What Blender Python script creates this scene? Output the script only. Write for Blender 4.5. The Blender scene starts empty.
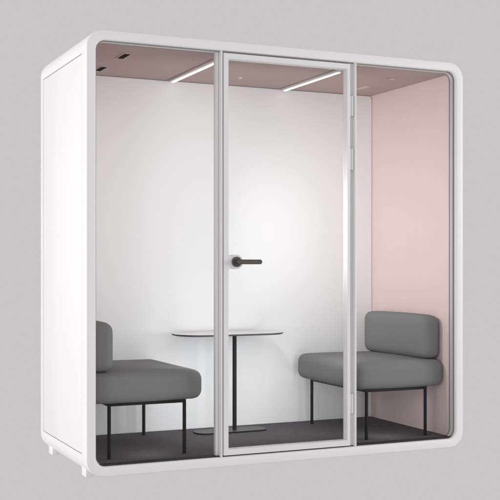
import bpy, bmesh, math
from mathutils import Vector, Matrix
R = math.radians
S = bpy.context.scene

# ---------------------------------------------------------------- camera
cam_d = bpy.data.cameras.new('camera'); cam = bpy.data.objects.new('camera', cam_d)
S.collection.objects.link(cam); S.camera = cam
cam.location = (-1.419, -5.052, 1.043)
cam.rotation_euler = (R(90), 0, R(-24.443))
cam_d.sensor_width = 36; cam_d.lens = 1063.18 / 500 * 36
cam_d.shift_y = 14.96 / 500
cam_d.clip_end = 200

# ---------------------------------------------------------------- studio surround: one even pale grey
w = bpy.data.worlds.new('World'); S.world = w; w.use_nodes = True
bg = w.node_tree.nodes['Background']
bg.inputs[0].default_value = (0.574, 0.560, 0.567, 1); bg.inputs[1].default_value = 1.0

# ---------------------------------------------------------------- studio lamps and added fills
def area(name, loc, target, sx, sy, power, col=(1, 1, 1)):
    d = bpy.data.lights.new(name, 'AREA'); d.shape = 'RECTANGLE'; d.size = sx; d.size_y = sy
    d.energy = power; d.color = col
    o = bpy.data.objects.new(name, d); S.collection.objects.link(o)
    o.location = loc
    o.rotation_euler = (Vector(target) - Vector(loc)).to_track_quat('-Z', 'Y').to_euler()
    return o
def spot(name, loc, target, angle, blend, radius, power, col=(1, 1, 1)):
    d = bpy.data.lights.new(name, 'SPOT'); d.energy = power; d.spot_size = R(angle); d.spot_blend = blend
    d.shadow_soft_size = radius; d.color = col
    o = bpy.data.objects.new(name, d); S.collection.objects.link(o); o.location = loc
    o.rotation_euler = (Vector(target) - Vector(loc)).to_track_quat('-Z', 'Y').to_euler()
    return o
area('side_softbox', (-5.0, 0.9, 1.4), (0, 0.45, 1.1), 3.0, 3.0, 172)
area('front_softbox_left', (-4.6, -4.6, 1.6), (1.6, 0.5, 1.1), 2.5, 2.5, 80)
area('front_softbox_right', (6.5, -3.6, 1.7), (1.1, 0, 1.1), 2.0, 2.5, 150)
# added fill lights, not booth fittings, behind the glass, facing rear and pink walls
COOL = (.94, .98, 1)
for lz, wz, half in ((.640, 1.0, .38), (1.02, .52, .44), (1.66, 1.15, .42)):
    for lx, wx in ((1.08 - half, .9), (1.08, .95), (1.10 + half, .8)):
        spot('rear_wall_fill', (lx, .10, lz), (lx, 2, lz), 170, 1.0, .05, 2.85 * wz * wx, COOL)
for lx in (.78, 1.00, 1.24, 1.46):
    spot('low_fill', (lx, .10, .27), (lx, .93, .24), 82, 1.0, .12, 3.8)  # added to brighten the lower back wall below the table
for lx, tx in ((.42, .30), (1.80, 1.95)):
    spot('low_fill', (lx, .085, .17), (tx, .93, .22), 140, 1.0, .09, 1.9)  # added under the benches to lift the walls there
spot('pink_wall_fill', (.95, .12, 1.25), (2.17, .50, 1.25), 128, 1.0, .03, 21)  # unseen spot added to brighten the pink wall

S.view_settings.view_transform = 'Standard'; S.view_settings.look = 'None'
S.view_settings.exposure = 0; S.view_settings.gamma = 1; S.view_settings.use_curve_mapping = False
try:
    S.cycles.max_bounces = 12; S.cycles.transparent_max_bounces = 16; S.cycles.diffuse_bounces = 6
except Exception:
    pass

# ---------------------------------------------------------------- materials
def mat(name, col, rough=.5, metal=0., spec=.5, emit=None, es=0., bump=None, vary=0.):
    m = bpy.data.materials.new(name); m.use_nodes = True
    nt = m.node_tree; b = nt.nodes['Principled BSDF']
    b.inputs['Base Color'].default_value = (*col, 1)
    b.inputs['Roughness'].default_value = rough; b.inputs['Metallic'].default_value = metal
    b.inputs['Specular IOR Level'].default_value = spec
    if emit:
        b.inputs['Emission Color'].default_value = (*emit, 1); b.inputs['Emission Strength'].default_value = es
    tc = nt.nodes.new('ShaderNodeTexCoord')
    if bump:
        scale, strength, dist = bump
        n = nt.nodes.new('ShaderNodeTexNoise'); n.inputs['Scale'].default_value = scale
        n.inputs['Detail'].default_value = 3
        nt.links.new(tc.outputs['Object'], n.inputs['Vector'])
        bp = nt.nodes.new('ShaderNodeBump'); bp.inputs['Strength'].default_value = strength
        bp.inputs['Distance'].default_value = dist
        nt.links.new(n.outputs['Fac'], bp.inputs['Height']); nt.links.new(bp.outputs['Normal'], b.inputs['Normal'])
    if vary:
        n2 = nt.nodes.new('ShaderNodeTexNoise'); n2.inputs['Scale'].default_value = (bump[0] if bump else 60)
        n2.inputs['Detail'].default_value = 4
        nt.links.new(tc.outputs['Object'], n2.inputs['Vector'])
        rmp = nt.nodes.new('ShaderNodeValToRGB')
        rmp.color_ramp.elements[0].position = .3; rmp.color_ramp.elements[1].position = .7
        rmp.color_ramp.elements[0].color = (*[c * (1 - vary) for c in col], 1)
        rmp.color_ramp.elements[1].color = (*[min(1, c * (1 + vary)) for c in col], 1)
        nt.links.new(n2.outputs['Fac'], rmp.inputs['Fac']); nt.links.new(rmp.outputs['Color'], b.inputs['Base Color'])
    return m

M = {}
M['shell'] = mat('white_paint', (.80, .792, .793), .42, bump=(900, .04, .0004))
M['frame'] = mat('satin_white_frame', (.755, .746, .746), .45, spec=.6)
M['channel'] = mat('grey_channel', (.58, .57, .56), .35)
M['gasket'] = mat('dark_rubber', (.24, .235, .23), .6)
M['sill'] = mat('dark_sill_rubber', (.05, .048, .048), .7, spec=.2)
M['jamb'] = mat('grey_jamb', (.74, .73, .73), .35)
M['back'] = mat('white_wall_board', (.838, .846, .848), .6, spec=.25, bump=(500, .03, .0004))
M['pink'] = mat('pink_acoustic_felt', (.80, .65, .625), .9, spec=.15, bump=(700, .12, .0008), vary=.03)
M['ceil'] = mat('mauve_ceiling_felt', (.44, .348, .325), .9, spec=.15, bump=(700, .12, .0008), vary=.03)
M['carpet'] = mat('charcoal_carpet', (.135, .130, .134), .95, spec=.1, bump=(200, .7, .004), vary=.35)
M['fabric'] = mat('grey_felt', (.215, .219, .218), .92, spec=.2, bump=(420, .35, .0015), vary=.10)
M['black'] = mat('black_powder_coat', (.007, .0065, .0065), .55, spec=.25)
M['edge'] = mat('dark_table_edge', (.035, .033, .033), .45)
M['white_top'] = mat('white_laminate', (.78, .77, .77), .25)
M['base'] = mat('dark_steel_plate', (.075, .072, .072), .45)
M['handle'] = mat('graphite_handle', (.10, .094, .088), .38, metal=.4)
M['lit'] = mat('lit_diffuser', (.9, .9, .9), .5, emit=(1, .97, .96), es=1.5)
M['profile'] = mat('lamp_profile', (.62, .58, .57), .4)
M['void'] = mat('vent_dark', (.006, .005, .005), .9, spec=.1)
M['mauve_plate'] = mat('mauve_plate', (.52, .44, .42), .5)
M['mauve_trim'] = mat('mauve_trim', (.55, .47, .45), .5)
g = bpy.data.materials.new('clear_glass'); g.use_nodes = True; nt = g.node_tree; nt.nodes.clear()
out = nt.nodes.new('ShaderNodeOutputMaterial'); mx = nt.nodes.new('ShaderNodeMixShader')
tr = nt.nodes.new('ShaderNodeBsdfTransparent'); tr.inputs[0].default_value = (.98, .982, .98, 1)
gl = nt.nodes.new('ShaderNodeBsdfGlossy'); gl.inputs['Roughness'].default_value = .0
lwt = nt.nodes.new('ShaderNodeLayerWeight'); lwt.inputs[0].default_value = .5     # Schlick, same from both sides
pw = nt.nodes.new('ShaderNodeMath'); pw.operation = 'POWER'; pw.inputs[1].default_value = 5
ma = nt.nodes.new('ShaderNodeMath'); ma.operation = 'MULTIPLY_ADD'; ma.inputs[1].default_value = .92; ma.inputs[2].default_value = .012
nt.links.new(lwt.outputs['Facing'], pw.inputs[0]); nt.links.new(pw.outputs[0], ma.inputs[0])
nt.links.new(ma.outputs[0], mx.inputs[0]); nt.links.new(tr.outputs[0], mx.inputs[1]); nt.links.new(gl.outputs[0], mx.inputs[2])
nt.links.new(mx.outputs[0], out.inputs[0]); M['glass'] = g

# ---------------------------------------------------------------- mesh helpers
def obj(name, bm, m, parent=None, loc=None, smooth=True, angle=40):
    bmesh.ops.recalc_face_normals(bm, faces=bm.faces)
    me = bpy.data.meshes.new(name); bm.to_mesh(me); bm.free()
    ms = m if isinstance(m, (list, tuple)) else [m]
    for x in ms: me.materials.append(M[x])
    if smooth:
        for p in me.polygons: p.use_smooth = True
        me.set_sharp_from_angle(angle=R(angle))
    o = bpy.data.objects.new(name, me); S.collection.objects.link(o)
    if loc: o.location = loc
    if parent: o.parent = parent
    return o

def box(bm, x0, x1, y0, y1, z0, z1, bev=0., seg=2):
    b2 = bmesh.new()
    bmesh.ops.create_cube(b2, size=1)
    for v in b2.verts:
        v.co = ((x0 + x1) / 2 + v.co.x * (x1 - x0), (y0 + y1) / 2 + v.co.y * (y1 - y0), (z0 + z1) / 2 + v.co.z * (z1 - z0))
    if bev: bmesh.ops.bevel(b2, geom=b2.edges[:], offset=bev, segments=seg, profile=.5, affect='EDGES')
    merge(bm, b2)

def merge(bm, b2):
    me = bpy.data.meshes.new('tmp'); b2.to_mesh(me); b2.free(); bm.from_mesh(me); bpy.data.meshes.remove(me)

def rrect(x0, x1, z0, z1, r, n=10):
    """rounded rectangle, counter-clockwise from the lower left corner's left end"""
    pts = []
    for cx, cz, a0 in ((x0 + r, z0 + r, 180), (x1 - r, z0 + r, 270), (x1 - r, z1 - r, 0), (x0 + r, z1 - r, 90)):
        for i in range(n + 1):
            a = R(a0 + 90 * i / n); pts.append((cx + r * math.cos(a), cz + r * math.sin(a)))
    return pts

def loops_bm(bm, loops, cap0=False, cap1=False, close=False, skip=None):
    rows = [[bm.verts.new(p) for p in L] for L in loops]
    n = len(rows[0]); m = len(rows)
    for k in range(m if close else m - 1):
        a, b = rows[k], rows[(k + 1) % m]
        for i in range(n):
            if skip and skip(k, i): continue
            j = (i + 1) % n
            bm.faces.new((a[i], a[j], b[j], b[i]))
    if cap0: bm.faces.new(rows[0])
    if cap1: bm.faces.new(rows[-1])
    return rows

def cyl(bm, p0, p1, r, n=20, r1=None, cap=True):
    p0, p1 = Vector(p0), Vector(p1); d = (p1 - p0).normalized()
    u = d.orthogonal().normalized(); v = d.cross(u)
    L = []
    for p, rr in ((p0, r), (p1, r if r1 is None else r1)):
        L.append([p + rr * (math.cos(2 * math.pi * i / n) * u + math.sin(2 * math.pi * i / n) * v) for i in range(n)])
    loops_bm(bm, L, cap, cap)

def empty(name, loc, label, cat, group=None):
    o = bpy.data.objects.new(name, None); S.collection.objects.link(o); o.location = loc
    o.empty_display_size = .2; o['label'] = label; o['category'] = cat
    if group: o['group'] = group
    return o

# ================================================================= the booth
W, D, H = 2.223, .952, 2.2
TH = .05            # frame width seen from the front
XL, XR, ZF, ZC, YB = .05, 2.174, .054, 2.145, .932
pod = empty('office_booth', (0, 0, 0),
            'white rounded free-standing office booth with glass front, pink walls and glass door', 'office booth')

# shell: rounded tube with softened front and rear edges; the side panels sit in openings left in it
NA = 10
PZ0, PZ1 = .106, 2.090
def ring(x0, x1, z0, z1, r, y):
    p = rrect(x0, x1, z0, z1, r, NA); h = 2 * (NA + 1)
    p = p[:h] + [(x1, PZ0), (x1, PZ1)] + p[h:] + [(x0, PZ1), (x0, PZ0)]
    return [(x, y, z) for x, z in p]
RO, RI = .09, .05
bm = bmesh.new()
loops = [ring(TH, W - TH, TH, H - TH, RI, .07), ring(TH, W - TH, TH, H - TH, RI, .010)]
for i in (1, 2, 3, 4):        # inner edge, 10 mm round
    a = R(90 * i / 4); e = .010
    k = e * (1 - math.cos(a)); yy = e * (1 - math.sin(a))
    loops.append(ring(TH - k, W - TH + k, TH - k, H - TH + k, RI + k, yy))
for i in (0, 1, 2, 3, 4):     # outer edge, 7 mm round
    a = R(90 * i / 4); e = .007
    k = e * (1 - math.sin(a)); yy = e * (1 - math.cos(a))
    loops.append(ring(k, W - k, k, H - k, RO - k, yy))
n_front = len(loops)
PY0, PY1 = .082, .894
loops += [ring(0, W, 0, H, RO, PY0), ring(0, W, 0, H, RO, PY1), ring(0, W, 0, H, RO, D - .008)]
for i in (1, 2, 3):
    a = R(90 * i / 3); e = .008
    k = e * (1 - math.cos(a))
    loops.append(ring(k, W - k, k, H - k, RO - k, D - .008 + e * math.sin(a)))
loops.append(ring(TH, W - TH, TH, H - TH, RI, D))
nper = 4 * (NA + 1) + 4
left_seg, right_seg = 4 * (NA + 1) + 2, 2 * (NA + 1)
rows = loops_bm(bm, loops, skip=lambda k, i: k == n_front and i in (left_seg, right_seg))
# returns of the two side openings
for seg, sx in ((left_seg, 1), (right_seg, -1)):
    a, b = rows[n_front], rows[n_front + 1]; j = (seg + 1) % nper
    q = [a[seg], a[j], b[j], b[seg]]
    inn = [bm.verts.new(v.co + Vector((sx * .012, 0, 0))) for v in q]
    for t in range(4): bm.faces.new((q[t], q[(t + 1) % 4], inn[(t + 1) % 4], inn[t]))
    bm.faces.new(inn)
obj('shell', bm, 'shell', pod)

for x0, x1 in ((.0, .010), (W - .010, W)):
    bm = bmesh.new(); box(bm, x0, x1, PY0 + .002, PY1 - .010, PZ0 + .005, PZ1 - .005, .0015)
    obj('side_panel', bm, 'shell', pod)

# interior linings
def part(name, m, *boxes, bev=0., parent=pod):
    bm = bmesh.new()
    for b in boxes: box(bm, *b, bev)
    return obj(name, bm, m, parent)
part('carpet', 'carpet', (XL - .012, XR + .012, .062, YB + .01, ZF - .012, ZF))
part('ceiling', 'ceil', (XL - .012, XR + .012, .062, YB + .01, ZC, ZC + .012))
lw = part('wall_lining', 'pink', (XL - .010, XL, .062, YB + .01, ZF - .006, ZC + .006))
rw = part('wall_lining', 'pink', (XR, XR + .010, .062, YB + .01, ZF - .006, ZC + .006))
part('rear_frame', 'jamb', (XL - .01, XR + .01, YB + .004, YB + .012, ZF - .01, ZC + .01))
bm = bmesh.new()
pts = rrect(XL + .004, XR - .003, ZF + .001, ZC - .003, .028, 8)
loops_bm(bm, [[(x, YB - .004, z) for x, z in rrect(XL + .006, XR - .005, ZF + .003, ZC - .005, .026, 8)],
              [(x, YB - .002, z) for x, z in pts], [(x, YB + .0035, z) for x, z in pts]], True, True)
obj('back_wall', bm, 'back', pod)

# ceiling lights
for lx in (.773, 1.517):
    bm = bmesh.new(); box(bm, lx - .018, lx + .018, .20, .905, ZC - .014, ZC - .001, .003)
    l = obj('ceiling_light', bm, 'profile', pod)
    bm = bmesh.new(); box(bm, lx - .003, lx + .0165, .206, .899, ZC - .0175, ZC - .0142, .001)
    obj('diffuser', bm, 'lit', l)
# air slots in the ceiling: a raised trim round a dark slot
def slot(x, y0, y1, hw):
    bm = bmesh.new(); t = .0045
    for b in ((x - hw - t, x - hw, y0 - t, y1 + t), (x + hw, x + hw + t, y0 - t, y1 + t),
              (x - hw, x + hw, y0 - t, y0), (x - hw, x + hw, y1, y1 + t)):
        box(bm, *b, ZC - .005, ZC + .002)
    v = obj('ceiling_vent', bm, 'mauve_trim', pod)
    bm = bmesh.new(); box(bm, x - hw + .0005, x + hw - .0005, y0 + .0005, y1 - .0005, ZC - .002, ZC + .001)
    obj('vent_slot', bm, 'void', v)
slot(.292, .245, .392, .019); slot(.285, .645, .790, .019)
# low pale plate and small sensors on the right and in the middle
bm = bmesh.new(); box(bm, 1.930, 1.975, .600, .735, ZC - .004, ZC + .001, .0015); obj('ceiling_plate', bm, 'mauve_plate', pod)
bm = bmesh.new(); box(bm, 1.935, 1.965, .30, .355, ZC - .004, ZC + .001, .0015)
cyl(bm, (1.915, .335, ZC + .001), (1.915, .335, ZC - .008), .009, 14)
obj('ceiling_sensor', bm, 'mauve_plate', pod)
bm = bmesh.new(); cyl(bm, (1.116, .667, ZC + .001), (1.116, .667, ZC - .006), .014, 20, .011)
obj('ceiling_sensor', bm, 'profile', pod)

# glazing channel round the whole opening, with dark rubber lines either side
def frame_ring(name, m, y0, y1, o, wd, r, parent=pod):
    bm = bmesh.new()
    a = rrect(TH + o, W - TH - o, TH + o, H - TH - o, max(r, .004), NA)
    b = rrect(TH + o + wd, W - TH - o - wd, TH + o + wd, H - TH - o - wd, max(r - wd, .003), NA)
    L = [[(x, y0, z) for x, z in a], [(x, y0, z) for x, z in b], [(x, y1, z) for x, z in b], [(x, y1, z) for x, z in a]]
    loops_bm(bm, L, close=True)
    o = obj(name, bm, [m, 'sill'], parent)
    for p in o.data.polygons:
        if p.center.z < TH + .012: p.material_index = 1     # the sill seal is dark
    return o
frame_ring('gasket', 'gasket', .0185, .024, .0002, .0042, RI)
frame_ring('glazing_channel', 'channel', .026, .052, .0002, .006, RI)
frame_ring('gasket', 'gasket', .054, .0615, .0002, .0066, RI)

GZ0, GZ1 = TH + .006, H - TH - .006
def pane_outline(x0, x1, left_round, right_round, r=.043, n=8):
    pts = []
    for cx, cz, a0, rd in ((x0, GZ0, 180, left_round), (x1, GZ0, 270, right_round), (x1, GZ1, 0, right_round), (x0, GZ1, 90, left_round)):
        if not rd: pts.append((cx, cz)); continue
        ox = cx + (r if cx == x0 else -r); oz = cz + (r if cz == GZ0 else -r)
        for i in range(n + 1):
            a = R(a0 + 90 * i / n); pts.append((ox + r * math.cos(a), oz + r * math.sin(a)))
    return pts
P1, P2 = (.714, .722), (1.508, 1.518)            # the two slim posts
def window(x0, x1, lr, st):
    # fixed pane with one slim stile on the door side
    bm = bmesh.new(); box(bm, st[0], st[1], .030, .060, TH + .004, H - TH - .004, .001)
    wd = obj('window', bm, 'frame', pod)
    bm = bmesh.new(); bm.faces.new([bm.verts.new((x, .040, z)) for x, z in pane_outline(x0, x1, lr, not lr)])
    obj('pane', bm, 'glass', wd, smooth=False)
    return wd
window(TH + .005, .702, True, (.697, .7125))
window(1.530, W - TH - .005, False, (1.5182, 1.533))
for a, b in (P1, P2):
    part('post', 'frame', (a, b, .001, .060, TH + .0005, H - TH - .0005), bev=.001)
part('jamb', 'jamb', (.7223, .7292, .016, .058, TH + .002, H - TH - .002))
part('jamb', 'jamb', (1.4792, 1.5078, .022, .058, TH + .002, H - TH - .002))

# door
DX0, DX1, DZ0, DZ1 = .730, 1.4785, .058, 2.139
SW, HX, HZ = .026, .800, 1.059
SWR = .017
bm = bmesh.new()
# front/back outline of the inner opening with the round lug that carries the handle
ix0, ix1, iz0, iz1 = DX0 + SW, DX1 - SWR, DZ0 + .030, DZ1 - .028
rl, rf = .037, .018
# fillet geometry: circle of radius rl at (HX,HZ); fillets rf tangent to line x=ix0 and to the circle
fx = ix0 + rf; dz = math.sqrt((rl + rf) ** 2 - (HX - fx) ** 2)
inner = [(ix0, iz0), (ix1, iz0), (ix1, iz1), (ix0, iz1)]
def arc(cx, cz, r, a0, a1, n): return [(cx + r * math.cos(a0 + (a1 - a0) * i / n), cz + r * math.sin(a0 + (a1 - a0) * i / n)) for i in range(n + 1)]
th = math.atan2(dz, HX - fx)
lug = arc(fx, HZ + dz, rf, math.pi, 2 * math.pi - th, 8) + arc(HX, HZ, rl, math.pi - th, -(math.pi - th), 28)[1:-1] + arc(fx, HZ - dz, rf, th, math.pi, 8)
inner = inner + lug
nl = len(lug)
outer = [(DX0, DZ0), (DX1, DZ0), (DX1, DZ1), (DX0, DZ1)] + [(DX0, HZ + dz - 2 * dz * i / (nl - 1)) for i in range(nl)]
y0, y1 = .002, .048
outer = [(DX0, DZ0), (DX1, DZ0), (DX1, DZ1), (DX0, DZ1)]
es = []
for ol in (outer, inner):
    vs = [bm.verts.new((x, y0, z)) for x, z in ol]
    es += [bm.edges.new((vs[i], vs[(i + 1) % len(vs)])) for i in range(len(vs))]
bmesh.ops.triangle_fill(bm, edges=es, use_beauty=True, use_dissolve=False)
r = bmesh.ops.extrude_face_region(bm, geom=bm.faces[:])
for v in [g_ for g_ in r['geom'] if isinstance(g_, bmesh.types.BMVert)]: v.co.y = y1
door = obj('door', bm, 'frame', pod, angle=25)
bm = bmesh.new()
bm.faces.new([bm.verts.new((x, .043, z)) for x, z in ((ix0 - .004, iz0 - .004), (ix1 + .004, iz0 - .004), (ix1 + .004, iz1 + .004), (ix0 - .004, iz1 + .004))])
obj('pane', bm, 'glass', door, smooth=False)
# lever handle
bm = bmesh.new()
L = []
for yy, rr in ((.0018, .0265), (-.006, .0265), (-.0085, .0245), (-.0085, .013)):
    L.append([(HX + rr * math.cos(2 * math.pi * i / 32), yy, HZ + rr * math.sin(2 * math.pi * i / 32)) for i in range(32)])
loops_bm(bm, L, True, True)
cyl(bm, (HX, -.006, HZ), (HX, -.030, HZ), .0125, 24)
# lever: stadium cross-section front view, swept in depth with softened edges
def stadium(x0, x1, r, n=10):
    return arc(x1, HZ, r, -math.pi / 2, math.pi / 2, n) + arc(x0, HZ, r, math.pi / 2, 3 * math.pi / 2, n)
L = []
for yy, dr in ((-.030, .004), (-.032, .0012), (-.036, 0), (-.041, .0012), (-.0435, .004)):
    L.append([(x, yy, z) for x, z in stadium(HX, HX + .118, .0125 - dr)])
loops_bm(bm, L, True, True)
obj('handle', bm, 'handle', door)
# hinges in the gap at the right stile
for za, zb in ((1.858, 1.968), (1.563, 1.680), (.232, .338)):
    bm = bmesh.new(); cyl(bm, (1.5005, .014, za), (1.5005, .014, zb), .0065, 18)
    box(bm, 1.479, 1.500, .014, .019, za, zb, .001)
    obj('hinge', bm, 'frame', door)

# feet
for x0 in (.018, W - .058):
    for fy0, fy1 in ((.076, .150), (.752, .834)):
        bm = bmesh.new(); box(bm, x0, x0 + .040, fy0, fy1, -.0095, .044, .004, 3)
        obj('foot', bm, 'shell', pod)

# ================================================================= upholstered benches
def cushion(x0, x1, y0, y1, z0, z1, r, crown=0., seg=8):
    """soft block with round edges, a slight crown and fine irregularity"""
    bm = bmesh.new(); box(bm, x0, x1, y0, y1, z0, z1)
    bmesh.ops.subdivide_edges(bm, edges=bm.edges[:], cuts=14, use_grid_fill=True)
    c = Vector(((x0 + x1) / 2, (y0 + y1) / 2, (z0 + z1) / 2)); h = Vector(((x1 - x0) / 2, (y1 - y0) / 2, (z1 - z0) / 2))
    # redistribute the grid so that the rounding has enough rows
    def warp(t):
        return math.copysign(1 - max(0.0, 1 - abs(t)) ** 1.9, t)
    for v in bm.verts:
        q = Vector([warp((v.co[i] - c[i]) / h[i]) * h[i] for i in range(3)])
        inn = Vector([max(-(h[i] - r), min(h[i] - r, q[i])) for i in range(3)])
        dlt = q - inn
        if dlt.length > 1e-9:
            # map cube corner offset to sphere offset
            k = max(abs(x) for x in dlt) / dlt.length
            q = inn + dlt * k
        u = [q[i] / h[i] for i in range(3)]
        puff = crown * (1 - u[0] ** 2) * (1 - u[1] ** 2)
        if abs(u[2]) > .5: q.z += math.copysign(puff, q.z)
        puff2 = .4 * crown * (1 - u[2] ** 2)
        if abs(u[0]) > .9: q.x += math.copysign(puff2 * (1 - u[1] ** 2), q.x)
        if abs(u[1]) > .9: q.y += math.copysign(puff2 * (1 - u[0] ** 2), q.y)
        # gentle sag and unevenness of hand-upholstered foam
        q.z += .0012 * math.sin(9 * q.x + 3) * math.sin(7 * q.y + 1)
        v.co = c + q
    return bm

def make_bench(label):
    # built facing +x: back at low x; local origin on the carpet at the back near corner
    t = empty('bench_seat', (0, 0, 0), label, 'bench seat', 'padded grey bench seats facing each other inside the booth')
    obj('seat', cushion(.0, .612, 0, .765, .283, .440, .052, .006), 'fabric', t, angle=180)
    obj('backrest', cushion(.004, .138, .035, .730, .440, .695, .050, .004), 'fabric', t, angle=180)
    bm = bmesh.new(); a0, a1, b0, b1, z0, z1 = .105, .528, .048, .722, .268, .284
    for b in ((a0, a1, b0, b0 + .014), (a0, a1, b1 - .014, b1), (a0, a0 + .014, b0 + .014, b1 - .014), (a1 - .014, a1, b0 + .014, b1 - .014)):
        box(bm, *b, z0, z1)
    obj('seat_frame', bm, 'black', t)
    for lx in (a0 + .007, a1 - .007):
        for ly in (b0 + .007, b1 - .007):
            bm = bmesh.new(); cyl(bm, (lx, ly, .0), (lx, ly, z0), .0095, 16)
            obj('leg', bm, 'black', t)
    return t
b1 = make_bench('left grey padded bench seat, its backrest partly hidden by the white frame')
b1.location = (XL + .005, .115, ZF + .001)
b2 = b1.copy(); S.collection.objects.link(b2)
b2['label'] = 'right grey padded bench seat with its backrest against the pink wall'
for ch in list(b1.children):
    c = ch.copy(); S.collection.objects.link(c); c.parent = b2
b2.location = (XR - .003, .100 + .765, ZF + .001); b2.scale = (.965, 1, 1); b2.rotation_euler = (0, 0, math.pi)

# ================================================================= table
TX, TY = 1.118, .752
tb = empty('pedestal_table', (TX, TY, ZF + .001), 'slim white-topped oval table on black post and flat black foot', 'table')
def slab(a, b, r, zs, ox, n=12):
    return [[(x + ox, y, z) for x, y in rrect(-a + k, a - k, -b + k, b - k, r - k, n)] for z, k in zs]
bm = bmesh.new(); TZ = .575
loops_bm(bm, slab(.341, .165, .150, ((TZ, .012), (TZ + .0035, .001), (TZ + .009, 0), (TZ + .011, .001)), -.042), True, False)
rows = slab(.341, .165, .150, ((TZ + .011, .001), (TZ + .0115, .004)), -.042)
loops_bm(bm, rows, False, True)
bmesh.ops.remove_doubles(bm, verts=bm.verts[:], dist=.0001)
top = obj('tabletop', bm, ['edge', 'white_top'], tb)
for p in top.data.polygons:
    if p.center.z > TZ + .0108 and len(p.vertices) >= 4 and p.normal.z > .3: p.material_index = 1
bm = bmesh.new(); cyl(bm, (0, 0, .008), (0, 0, TZ), .0125, 24); cyl(bm, (0, 0, TZ - .006), (0, 0, TZ + .001), .045, 28)
obj('column', bm, 'black', tb)
bm = bmesh.new()
loops_bm(bm, slab(.225, .076, .062, ((0, .002), (.002, 0), (.007, 0), (.0085, .0015)), -.028), True, True)
pb = obj('base', bm, ['base', 'black'], tb)
for p in pb.data.polygons:
    if p.normal.z < .5: p.material_index = 1
